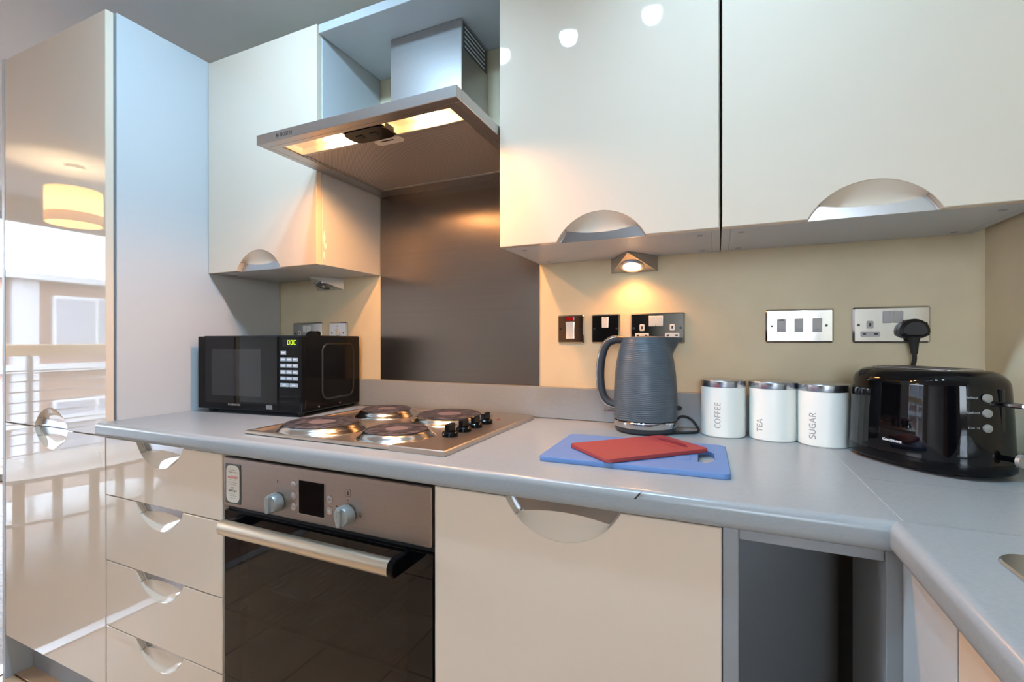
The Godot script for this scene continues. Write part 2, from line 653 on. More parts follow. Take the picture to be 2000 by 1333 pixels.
func build_units():
	make_pulls()
	# tall unit
	var t = thing("tall_cabinet", "tall cream gloss cabinet with two doors at the left end", "cabinet", V(-1.1, 0, 0))
	part(t, "body", bx(V(0.0, 0.15, -0.578), V(0.58, 2.085, -0.022)), M.carcass)
	part(t, "side_panel", bx(V(0.582, 0.0, -0.578), V(0.6, 2.0935, -0.027), 0.001), M.carcass, Vector3.ZERO, Vector3.ZERO, "blue grey side panel")
	part(t, "end_panel", bx(V(-0.024, 0.0, -0.578), V(-0.005, 2.0935, 0.0), 0.001), M.carcass)
	part(t, "plinth", bx(V(-0.004, 0.0, -0.09), V(0.58, 0.148, -0.07)), M.plinth)
	front(t, "lower_door", V(0.0, 0.15, 0), 0.596, 0.7165, "top", 0.295)
	front(t, "upper_door", V(0.0, 0.8695, 0), 0.599, 1.2175, "bottom", 0.295)
	# drawers
	t = thing("drawer_unit", "cream gloss unit of four drawers under the microwave", "drawers", V(-0.5, 0, 0))
	part(t, "body", bx(V(0.002, 0.15, -0.555), V(0.498, 0.866, -0.022)), M.carcass)
	part(t, "plinth", bx(V(0.0, 0.0, -0.09), V(0.5, 0.148, -0.07)), M.plinth)
	for d in [[0.704, 0.866], [0.518, 0.7015], [0.333, 0.5155], [0.15, 0.3305]]:
		front(t, "drawer", V(0.0015, d[0], 0), 0.496, d[1] - d[0], "top", 0.245)
	# cupboard right of the oven
	t = thing("base_cabinet", "cream gloss base cabinet with one wide door right of the oven", "cabinet", V(0.6, 0, 0))
	part(t, "body", bx(V(0.006, 0.15, -0.555), V(0.5, 0.866, -0.022)), M.carcass)
	part(t, "plinth", bx(V(0.0, 0.0, -0.09), V(0.5, 0.148, -0.07)), M.plinth)
	front(t, "door", V(0.0035, 0.15, 0), 0.4955, 0.715, "top", 0.248)
	# open corner under the worktop
	t = thing("corner_unit", "open grey corner unit without a door below the worktop", "cabinet", V(1.1, 0, 0))
	part(t, "post", bx(V(0.0005, 0.0, -0.555), V(0.0215, 0.868, -0.001), 0.001), M.mid_grey)
	part(t, "rail", bx(V(0.022, 0.8505, -0.06), V(0.1935, 0.868, -0.006), 0.001), M.mid_grey)
	part(t, "inner_panel", bx(V(0.022, 0.0, -0.46), V(0.228, 0.866, -0.444)), M.mid_grey)
	part(t, "back_panel", bx(V(0.022, 0.0, -0.558), V(0.515, 0.866, -0.545)), M.mid_grey)
	part(t, "inner_side", bx(V(0.50, 0.0, -0.545), V(0.515, 0.866, -0.205)), M.mid_grey)
	part(t, "inner_side", bx(V(0.2115, 0.0, -0.20), V(0.515, 0.866, -0.185)), M.mid_grey)
	part(t, "inner_side", bx(V(0.198, 0.0, -0.185), V(0.2105, 0.866, -0.024)), M.mid_grey)
	part(t, "jamb", bx(V(0.194, 0.0, -0.022), V(0.2295, 0.868, -0.0012), 0.0005), M.mid_grey)
	# return run on the right
	t = thing("sink_cabinet", "cream and grey sink cabinet on the return run at right", "cabinet", V(1.311, 0, 0))
	part(t, "body", bx(V(0.022, 0.15, 0.02), V(0.58, 0.868, 1.55)), M.carcass)
	part(t, "filler_panel", bx(V(0.0, 0.0, 0.0), V(0.019, 0.866, 0.146), 0.001), M.carcass, Vector3.ZERO, Vector3.ZERO, "grey filler panel")
	part(t, "plinth", bx(V(0.06, 0.0, 0.15), V(0.08, 0.148, 1.55)), M.plinth)
	for z in [0.15, 0.648, 1.146]:
		var d = front(t, "door", V(0.0, 0.15, z), 0.4955, 0.715, "top", 0.248)
		d.rotation.y = -PI / 2
	# wall units
	wall_unit(-0.5, 0.0, "cream gloss wall cabinet above the microwave, left of the hood", 0.2435)
	wall_unit(0.6, 1.0995, "cream gloss wall cabinet right beside the extractor hood", 0.25)
	wall_unit(1.1005, 1.6, "cream gloss wall cabinet in the right corner above the toaster", 0.2515)
	t = thing("bridging_shelf", "blue grey shelf panel bridging the gap over the hood chimney", "shelf")
	part(t, "panel", bx(V(0.001, 2.062, -0.578), V(0.599, 2.088, -0.296), 0.001), M.carcass)

func wall_unit(x0, x1, label, cx):
	var t = thing("wall_cabinet", label, "cabinet", V(x0, 0, 0), 0.0, "wall cabinets")
	var w = x1 - x0
	var b = 0.018
	part(t, "side_panel", bx(V(0.001, UP_LOW, -0.578), V(b, UP_HIGH, -0.312), 0.0006), M.carcass)
	part(t, "side_panel", bx(V(w - b, UP_LOW, -0.578), V(w - 0.001, UP_HIGH, -0.312), 0.0006), M.carcass)
	var bot = part(t, "bottom_panel", bx(V(b + 0.0004, UP_LOW + 0.0004, -0.578), V(w - b - 0.0004, UP_LOW + b, -0.312)), M.carcass)
	part(t, "top_panel", bx(V(b, UP_HIGH - b, -0.578), V(w - b, UP_HIGH, -0.312)), M.carcass)
	part(t, "back_panel", bx(V(b, UP_LOW + b, -0.578), V(w - b, UP_HIGH - b, -0.570)), M.carcass)
	for x in [0.04, w - 0.042]:
		for z in [-0.362, -0.548]:
			part(bot, "screw_cap", lathe([Vector2(0, 0), Vector2(0.0065, 0), Vector2(0.0065, 0.001), Vector2(0, 0.001)], 14), M.plinth, V(x, UP_LOW - 0.0004, z))
	front(t, "door", V(0.002, UP_LOW - 0.001, UP_FRONT), w - 0.005, UP_HIGH - UP_LOW, "bottom", cx - 0.002)
	if x0 < 0:
		var chips = [[Vector2(-0.3135, 1.455), 0.012, 0.05], [Vector2(-0.317, 1.43), 0.014, 0.022], [Vector2(-0.3155, 1.40), 0.008, 0.03]]
		for c in chips:
			var p = []
			var rng := RandomNumberGenerator.new()
			rng.seed = int(c[0].y * 1000)
			for i in 12:
				var a = TAU * i / 12
				p.append(Vector2(c[0].x - c[1] * 0.5, c[0].y) + Vector2(cos(a) * c[1] * 0.5, sin(a) * c[2] * 0.5) * rng.randf_range(0.55, 1.0))
			part(t, "peeled_edging", MB.new().prism(p, V(w - 0.001, 0, 0), Vector3.BACK, Vector3.UP, Vector3.RIGHT, 0.0, 0.0006).mesh(), M.canister)
	return t

func build_hood():
	var t = thing("extractor_hood", "stainless steel extractor hood with lit lamps over the hob", "extractor hood")
	var c = MB.new()
	var y0 = 1.647
	var y1 = 1.6725
	c.box(V(0.001, y0, -0.112), V(0.599, y1, -0.09), 0.0012)
	c.box(V(0.001, y0, -0.578), V(0.02, y1, -0.112), 0.0012)
	c.box(V(0.58, y0, -0.578), V(0.599, y1, -0.112), 0.0012)
	c.box(V(0.02, y1 - 0.002, -0.578), V(0.58, y1, -0.112))
	c.box(V(0.02, y0, -0.126), V(0.58, y0 + 0.002, -0.112))
	c.box(V(0.02, y0, -0.578), V(0.052, y0 + 0.002, -0.126))
	c.box(V(0.562, y0, -0.578), V(0.58, y0 + 0.002, -0.126))
	c.box(V(0.052, y0, -0.578), V(0.562, y0 + 0.002, -0.522))
	part(t, "canopy", c.mesh(), M.steel)
	var ch = part(t, "chimney", bx(V(0.178, y1, -0.578), V(0.428, 2.061, -0.4085), 0.0015), M.steel)
	for i in 5:
		var y = 2.043 - 0.0135 * i
		part(ch, "vent_slot", bx(V(0.4265, y - 0.0022, -0.55), V(0.4288, y + 0.0022, -0.425)), M.white_plastic)
	part(ch, "vent_shadow", bx(V(0.427, 1.979, -0.565), V(0.4282, 2.052, -0.416)), mat(72, 76, 78, 0.4))  # dark sheet painting in the shadow on the steel around the slots
	lettering(t, "brand_lettering", "BOSCH", 0.0095, M.print_dark, V(0.1075, 1.659, -0.0899))
	var ring = MB.new()
	var pts = []
	for i in 21:
		pts.append(V(0.0775 + 0.0045 * cos(TAU * i / 20), 1.6592 + 0.0045 * sin(TAU * i / 20), -0.0897))
	ring.tube(pts, 0.0005, 6)
	ring.box(V(0.0755, 1.657, -0.09), V(0.0763, 1.6614, -0.0893))
	ring.box(V(0.0787, 1.657, -0.09), V(0.0795, 1.6614, -0.0893))
	ring.box(V(0.0755, 1.6588, -0.09), V(0.0795, 1.6596, -0.0893))
	part(t, "brand_emblem", ring.mesh(), M.print_dark)
	# filter
	var f = part(t, "grease_filter", bx(V(0.06, y0 + 0.003, -0.518), V(0.557, y0 + 0.009, -0.196)), M.filter)
	for q in [[V(0.053, y0 + 0.001, -0.521), V(0.06, y0 + 0.009, -0.19)], [V(0.557, y0 + 0.001, -0.521), V(0.5615, y0 + 0.009, -0.19)], [V(0.053, y0 + 0.001, -0.5215), V(0.5615, y0 + 0.009, -0.516)], [V(0.053, y0 + 0.001, -0.196), V(0.5615, y0 + 0.009, -0.19)]]:
		part(f, "filter_frame", bx(q[0], q[1], 0.001), M.steel)
	var la = part(t, "filter_latch", plate(rrect(0.078, 0.03, 0.008, Vector2(0.331, -0.208)), y0 - 0.001, y0 + 0.003), mat(216, 204, 186, 0.4))
	part(la, "latch_slot", bx(V(0.312, y0 - 0.0016, -0.2045), V(0.35, y0 - 0.0005, -0.1995)), M.black_matt)
	# control pod between the lamps
	var pod = part(t, "control_pod", plate(rrect(0.125, 0.062, 0.022, Vector2(0.312, -0.158)), y0 - 0.002, y0 + 0.012), M.black)
	part(pod, "switch", bx(V(0.275, y0 - 0.004, -0.165), V(0.295, y0 - 0.001, -0.15), 0.001), M.black_matt)
	part(pod, "switch", bx(V(0.318, y0 - 0.004, -0.165), V(0.338, y0 - 0.001, -0.15), 0.001), M.black_matt)
	# lamps
	for q in [[0.054, 0.252, 0.195], [0.372, 0.56, 0.478]]:
		var tray = MB.new()
		tray.box(V(q[0], y1 - 0.005, -0.189), V(q[1], y1 - 0.003, -0.127))
		tray.box(V(q[0], y0 + 0.002, -0.1275), V(q[1], y1 - 0.003, -0.1265))
		tray.box(V(q[0], y0 + 0.002, -0.1895), V(q[1], y1 - 0.003, -0.1885))
		tray.box(V(q[0], y0 + 0.002, -0.189), V(q[0] + 0.001, y1 - 0.003, -0.127))
		tray.box(V(q[1] - 0.001, y0 + 0.002, -0.189), V(q[1], y1 - 0.003, -0.127))
		var lt = part(t, "lamp_tray", tray.mesh(), M.tray)
		part(lt, "lamp_cover", bx(V(q[0] + 0.001, y0 + 0.003, -0.1885), V(q[1] - 0.001, y0 + 0.0045, -0.1275)), M.glass)
		var prof = []
		for i in 13:
			var a = -PI / 2 + PI * i / 12
			prof.append(Vector2(0.0065 * cos(a), (0.022 if a > 0 else -0.022) + 0.0065 * sin(a)))
		part(lt, "lamp_bulb", lathe(prof, 16), glow(255, 222, 170, 110.0), V(q[2], y0 + 0.0145, -0.158), V(0, 0, PI / 2))
		var l = lamp(SpotLight3D.new(), "hood_lamp_light", V(q[2], y0 + 0.0145, -0.158), WARM, 0.26, 0.01)
		l.spot_angle = 88.0
		l.spot_angle_attenuation = 0.6
		l.rotation = V(-PI / 2, 0, 0)

func knob(parent, x, y, turn):
	var k = part(parent, "knob", lathe([Vector2(0, 0), Vector2(0.021, 0), Vector2(0.0205, 0.016), Vector2(0.018, 0.021), Vector2(0, 0.022)], 28), M.knob_silver, V(x, y, 0.001), V(PI / 2, 0, 0))
	var g = part(k, "grip", bx(V(-0.005, 0.018, -0.019), V(0.005, 0.031, 0.019), 0.003), M.knob_silver)
	g.rotation.y = turn
	part(k, "pointer", bx(V(-0.0006, 0.0305, -0.018), V(0.0006, 0.0315, -0.004)), M.print_grey)

func build_oven():
	var t = thing("built_in_oven", "built in steel oven with black glass door and bar handle", "oven", V(0.0, 0, 0))
	var b = MB.new()
	b.box(V(0.004, 0.267, -0.55), V(0.03, 0.862, -0.022))
	b.box(V(0.57, 0.267, -0.55), V(0.597, 0.862, -0.022))
	b.box(V(0.03, 0.70, -0.55), V(0.57, 0.862, -0.022))
	b.box(V(0.03, 0.267, -0.55), V(0.57, 0.33, -0.022))
	b.box(V(0.03, 0.33, -0.55), V(0.57, 0.70, -0.44))
	part(t, "body", b.mesh(), M.enamel)
	for y in [0.44, 0.53]:
		var r = MB.new()
		r.box(V(0.035, y, -0.06), V(0.565, y + 0.005, -0.055))
		r.box(V(0.035, y, -0.42), V(0.565, y + 0.005, -0.415))
		for i in 22:
			r.box(V(0.045 + 0.024 * i, y + 0.001, -0.42), V(0.048 + 0.024 * i, y + 0.004, -0.055))
		part(t, "oven_rack", r.mesh(), M.rack)
	# control panel
	var pl = []
	for q in rrect(0.593, 0.117, 0.006, Vector2(0.3, 0.8035)):
		pl.append(q)
	var p = part(t, "control_panel", slab(pl, 0.02, 0.002), M.steel_oven, V(0, 0, 0.001))
	part(p, "display", slab(rrect(0.074, 0.072, 0.003, Vector2(0.291, 0.799)), 0.002), M.display, V(0, 0, 0.0012))
	var fr = MB.new()
	fr.box(V(0.2525, 0.7615, -0.001), V(0.254, 0.8365, 0.0012))
	fr.box(V(0.328, 0.7615, -0.001), V(0.3295, 0.8365, 0.0012))
	fr.box(V(0.254, 0.7615, -0.001), V(0.328, 0.763, 0.0012))
	part(p, "display_frame", fr.mesh(), M.satin)
	knob(p, 0.188, 0.779, 0.0)
	knob(p, 0.392, 0.781, 0.0)
	for q in [[0.238, 0.823], [0.238, 0.799], [0.238, 0.775], [0.343, 0.805], [0.343, 0.781]]:
		var k = part(p, "button", lathe([Vector2(0, 0), Vector2(0.0085, 0), Vector2(0.008, 0.002), Vector2(0, 0.0025)], 18), M.satin, V(q[0], q[1], 0.0), V(PI / 2, 0, 0))
		part(k, "button_mark", bx(V(-0.0025, 0.0024, -0.0025), V(0.0025, 0.0028, 0.0025)), M.print_grey)
	# printed marks above the knobs
	part(p, "printed_mark", MB.new().prism([Vector2(0.3895, 0.820), Vector2(0.3945, 0.820), Vector2(0.393, 0.829), Vector2(0.391, 0.829)], V(0, 0, 0), Vector3.RIGHT, Vector3.UP, Vector3.BACK, -0.001, 0.0003).mesh(), M.print_dark)
	part(p, "printed_frame", MB.new().box(V(0.3845, 0.8175, -0.001), V(0.385, 0.832, 0.0003)).box(V(0.399, 0.8175, -0.001), V(0.3995, 0.832, 0.0003)).box(V(0.3845, 0.8175, -0.001), V(0.3995, 0.818, 0.0003)).box(V(0.3845, 0.8315, -0.001), V(0.3995, 0.832, 0.0003)).mesh(), M.print_dark)
	for q in [[0.391, 0.8085, 0.002], [0.187, 0.8085, 0.002], [0.4235, 0.779, 0.003], [0.3595, 0.791, 0.0035]]:
		part(p, "printed_mark", bx(V(q[0], q[1], -0.001), V(q[0] + q[2], q[1] + q[2], 0.0003)), M.print_dark)
	lettering(p, "printed_mark", "C", 0.006, M.print_dark, V(0.188, 0.824, 0.0002))
	# sticker
	var st = part(p, "sticker_backing", slab(rrect(0.052, 0.094, 0.002, Vector2(0.0395, 0.8005)), 0.0012), mat(70, 74, 68, 0.5), V(0, 0, 0.0013))
	var im := Image.create(128, 256, false, Image.FORMAT_RGB8)
	im.fill(Color8(206, 198, 184))
	var rng := RandomNumberGenerator.new()
	rng.seed = 77
	var rows = [[30, 5, 60, 4, 0], [44, 8, 84, 5, 0], [72, 22, 92, 6, 1], [100, 4, 70, 4, 0], [116, 5, 86, 4, 0], [130, 5, 70, 4, 0], [150, 10, 30, 6, 0], [165, 20, 80, 7, 0], [196, 4, 60, 4, 0], [208, 4, 80, 4, 0], [224, 4, 50, 4, 0]]
	for q in rows:
		var x = 64 - q[2] / 2
		while x < 64 + q[2] / 2:
			var w = rng.randi_range(2, q[3])
			var col = Color8(196, 84, 88) if q[4] else Color8(112, 104, 98)
			var h = rng.randi_range(int(q[1] * 0.6), q[1])
			im.fill_rect(Rect2i(int(x), q[0] + rng.randi_range(0, q[1] - h), w, h), col)
			x += w + rng.randi_range(1, 3)
	var stm = mat(255, 255, 255, 0.6)
	stm.albedo_texture = ImageTexture.create_from_image(im)
	# mapped along its own face: 1 / width and 1 / height
	stm.uv1_triplanar = true
	stm.uv1_scale = V(1.0 / 0.046, 1.0 / 0.088, 1.0)
	stm.uv1_offset = V(0.5, -0.5, 0)
	part(st, "sticker_label", slab(rrect(0.046, 0.088, 0.014), 0.0006), stm, V(0.0395, 0.8005, 0.0004), Vector3.ZERO, "worn beige label with red print")
	# door
	var d = part(t, "oven_door", MB.new().box(V(0.004, 0.267, -0.02), V(0.597, 0.335, -0.002), 0.001).box(V(0.004, 0.685, -0.02), V(0.597, 0.733, -0.002), 0.001).box(V(0.004, 0.335, -0.02), V(0.06, 0.685, -0.002)).box(V(0.54, 0.335, -0.02), V(0.597, 0.685, -0.002)).mesh(), M.black_gloss)
	part(d, "door_glass", bx(V(0.06, 0.335, -0.006), V(0.54, 0.685, -0.002)), M.oven_pane)
	part(t, "door_gap", bx(V(0.004, 0.733, -0.022), V(0.597, 0.7445, -0.012)), M.black_matt)
	var ha = part(t, "handle_bar", MB.new().prism([Vector2(0.036, 0.705), Vector2(0.046, 0.701), Vector2(0.054, 0.704), Vector2(0.058, 0.712), Vector2(0.058, 0.722), Vector2(0.054, 0.730), Vector2(0.046, 0.734), Vector2(0.036, 0.731)], Vector3.ZERO, Vector3.BACK, Vector3.UP, Vector3.RIGHT, 0.063, 0.537, 0.0, 50.0).mesh(), M.satin)
	ha.material_override = mat(214, 204, 186, 0.34, 1.0)
	part(ha, "handle_bracket", MB.new().prism([Vector2(-0.003, 0.702), Vector2(0.042, 0.704), Vector2(0.042, 0.731), Vector2(-0.003, 0.732)], V(0.066, 0, 0), Vector3.BACK, Vector3.UP, Vector3.RIGHT, 0.0, 0.018, 0.002).mesh(), M.black)
	part(ha, "handle_bracket", MB.new().prism([Vector2(-0.003, 0.700), Vector2(0.046, 0.7005), Vector2(0.055, 0.7035), Vector2(0.059, 0.712), Vector2(0.059, 0.722), Vector2(0.055, 0.7305), Vector2(0.046, 0.7345), Vector2(-0.003, 0.734)], V(0.5372, 0, 0), Vector3.BACK, Vector3.UP, Vector3.RIGHT, 0.0, 0.012, 0.002).mesh(), M.black)
	part(t, "filler_panel", bx(V(0.003, 0.15, -0.02), V(0.597, 0.264, -0.002), 0.001), M.cream)
	part(t, "plinth", bx(V(0.0, 0.0, -0.09), V(0.6, 0.148, -0.07)), M.plinth)

func build_worktop():
	var t = thing("worktop", "long grey laminate worktop with rounded edge, turning the corner", "worktop", V(0, WT, 0))
	var r = 0.013
	var nose = []
	for i in 9:
		var a = PI / 2 - PI / 2 * i / 8
		nose.append(Vector2(-r + r * cos(a), -r + r * sin(a)))
	for i in 9:
		var a = -PI / 2 * i / 8
		nose.append(Vector2(-r + r * cos(a), -0.04 + r + r * sin(a)))
	var zf = 0.0187
	var prof = [Vector2(-0.561, -0.04), Vector2(-0.561, 0.0)]
	for q in nose:
		prof.append(q + Vector2(zf, 0))
	var m = MB.new().prism(prof, Vector3.ZERO, Vector3.BACK, Vector3.UP, Vector3.RIGHT, -0.4985, 1.3085, 0.0, 30.0)
	# nose lapping over the tall door
	var tip = []
	for q in nose:
		tip.append(q + Vector2(zf, 0))
	tip.append(Vector2(0.0025, -0.0385))
	tip.append(Vector2(0.0025, -0.0005))
	m.prism(tip, Vector3.ZERO, Vector3.BACK, Vector3.UP, Vector3.RIGHT, -0.516, -0.498, 0.0, 30.0)
	part(t, "main_run", m.mesh(), M.worktop)
	part(t, "corner_top", bx(V(1.310, -0.04, -0.561), V(1.618, 0.0, -0.2)), M.worktop)
	var prof2 = [Vector2(0.602, -0.04), Vector2(0.602, 0.0)]
	for q in nose:
		prof2.append(Vector2(-q.x, q.y))
	part(t, "return_run", MB.new().prism(prof2, V(1.2925, 0, 0), Vector3.RIGHT, Vector3.UP, Vector3.BACK, zf - r, 1.55, 0.0, 30.0).box(V(1.310, -0.04, -0.1985), V(1.894, 0.0, zf - r + 0.0005)).mesh(), M.worktop)
	part(t, "joint_strip", bx(V(1.3087, -0.03, -0.56), V(1.3098, 0.0003, zf - r)), mat(176, 180, 182, 0.4))
	part(t, "edge_chip", MB.new().prism([Vector2(0.976, -0.0125), Vector2(0.983, -0.004), Vector2(0.988, -0.0005), Vector2(0.9845, -0.0055), Vector2(0.9785, -0.0135)], V(0, 0, zf - 0.0022), Vector3.RIGHT, Vector3.UP, Vector3.BACK, 0.0, 0.0024).mesh(), M.black_matt)
	var u = thing("worktop_upstand", "low grey upstand strip along the wall behind the hob", "upstand", V(0, WT, 0))
	part(u, "strip", bx(V(-0.4985, 0.0005, -0.579), V(1.619, 0.093, -0.561), 0.0015), M.worktop)
	var s = thing("splashback", "brushed stainless steel splashback panel behind the hob", "splashback")
	var sheet := BoxMesh.new()
	sheet.size = V(0.598, 1.66 - WT - 0.0935, 0.0035)
	part(s, "sheet", sheet, M.splash, V(0.3, (1.66 + WT + 0.0935) / 2, -0.57775))
	# sink drainer
	var k = thing("sink_drainer", "stainless steel sink drainer let into the worktop at right edge", "sink", V(1.36, WT, 0.078))
	part(k, "deck", plate(rrect(0.44, 0.9, 0.03, Vector2(0.22, 0.45)), 0.0003, 0.0035, 0.002), M.satin)
	for i in 8:
		part(k, "drain_ridge", bx(V(0.06 + 0.045 * i, 0.0034, 0.08), V(0.072 + 0.045 * i, 0.0065, 0.55), 0.0015), M.satin)

func build_hob():
	var t = thing("electric_hob", "steel electric hob with four solid hotplates and black knobs", "hob", V(0, WT, 0))
	var x0 = 0.0217
	var x1 = 0.6
	var z0 = -0.527
	var z1 = -0.0405
	var h = 0.009
	# raised rim round a sunken pan; control strip on the right
	var m = MB.new()
	m.box(V(x0, 0.0004, z1 - 0.016), V(0.462, h, z1), 0.002)
	m.box(V(x0, 0.0004, z0), V(0.462, h, z0 + 0.016), 0.002)
	m.box(V(x0, 0.0004, z0 + 0.016), V(x0 + 0.016, h, z1 - 0.016), 0.002)
	part(t, "rim", m.mesh(), M.steel_hob)
	part(t, "pan", bx(V(x0 + 0.016, 0.0004, z0 + 0.016), V(0.50, 0.003, z1 - 0.016)), M.steel_hob)
	var strip = [Vector2(x1, z0), Vector2(x1, z1), Vector2(0.462, z1), Vector2(0.470, z1 - 0.03)]
	for i in 9:
		var a = PI * 0.5 * i / 8
		strip.append(Vector2(0.470 + 0.03 * sin(a), z1 - 0.03 - 0.06 * (1.0 - cos(a))))
	strip.append_array([Vector2(0.50, z0 + 0.06), Vector2(0.47, z0 + 0.03), Vector2(0.462, z0)])
	part(t, "control_strip", plate(strip, 0.0004, h + 0.003, 0.002), M.steel_hob)
	for q in [[0.165, -0.150, 0.09], [0.165, -0.405, 0.0725], [0.395, -0.395, 0.09], [0.400, -0.150, 0.0725]]:
		var r = q[2]
		var pl = part(t, "hotplate", lathe([Vector2(0, 0.004), Vector2(r, 0.004), Vector2(r, 0.0225), Vector2(r - 0.003, 0.0245), Vector2(r * 0.42, 0.0245), Vector2(r * 0.38, 0.0232), Vector2(0, 0.0232)], 48), M.plate_iron, V(q[0], 0, q[1]))
		part(pl, "plate_centre", lathe([Vector2(0, 0.0225), Vector2(r * 0.37, 0.0225), Vector2(r * 0.36, 0.0236), Vector2(0, 0.0238)], 32), M.plate_centre)
		part(pl, "spill_ring", lathe([Vector2(r + 0.021, 0.0028), Vector2(r + 0.0195, 0.0055), Vector2(r + 0.014, 0.0085), Vector2(r + 0.009, 0.0135), Vector2(r + 0.006, 0.018), Vector2(r + 0.0005, 0.0205)], 56), M.ring)
	for z in [-0.172, -0.234, -0.292, -0.350]:
		var k = part(t, "knob", lathe([Vector2(0, 0), Vector2(0.0185, 0), Vector2(0.0185, 0.0085), Vector2(0.0165, 0.011), Vector2(0, 0.011)], 24), M.black, V(0.533, h + 0.003, z))
		part(k, "grip", bx(V(-0.006, 0.009, -0.0155), V(0.006, 0.029, 0.0155), 0.002), M.black)
	part(t, "indicator_lamp", lathe([Vector2(0, 0), Vector2(0.004, 0), Vector2(0.0035, 0.0015), Vector2(0, 0.002)], 14), M.red_neon, V(0.538, h + 0.003, -0.417))

# ---------- switches and sockets ----------
func plate_on_wall(called, label, x0, x1, y0, y1):
	var t = thing(called, label, "socket" if "socket" in called else "switch", V((x0 + x1) / 2, (y0 + y1) / 2, WALL))
	var p = MB.new().prism(rrect(x1 - x0, y1 - y0, 0.005), Vector3.ZERO, Vector3.RIGHT, Vector3.UP, Vector3.BACK, 0.0005, 0.008, 0.004)
	part(t, "plate", p.mesh(), M.chrome)
	return t
func rocker(t, x, y, w, h, m, z = 0.008):
	return part(t, "rocker", slab(rrect(w, h, 0.0015), 0.004, 0.001), m, V(x, y, z + 0.003), V(0.06, 0, 0))
func screw(t, x, y):
	var s = part(t, "screw", lathe([Vector2(0, 0), Vector2(0.0032, 0), Vector2(0.0028, 0.001), Vector2(0, 0.0012)], 14), M.screw, V(x, y, 0.0078), V(PI / 2, 0, 0))
	part(s, "screw_slot", bx(V(-0.0026, 0.001, -0.0004), V(0.0026, 0.0014, 0.0004)), M.black_matt)
func outlet(t, x, y, m):
	var e = part(t, "outlet_insert", slab(rrect(0.0135, 0.018, 0.003), 0.003, 0.0006), m, V(x, y + 0.0105, 0.009))
	part(e, "pin_hole", bx(V(-0.002, -0.004, 0), V(0.002, 0.004, 0.0003)), M.black_matt)
	var l = part(t, "outlet_insert", slab(rrect(0.037, 0.0125, 0.003), 0.003, 0.0006), m, V(x, y - 0.011, 0.009))
	for s in [-1, 1]:
		part(l, "pin_hole", bx(V(s * 0.011 - 0.0032, -0.002, 0), V(s * 0.011 + 0.0032, 0.002, 0.0003)), M.black_matt)

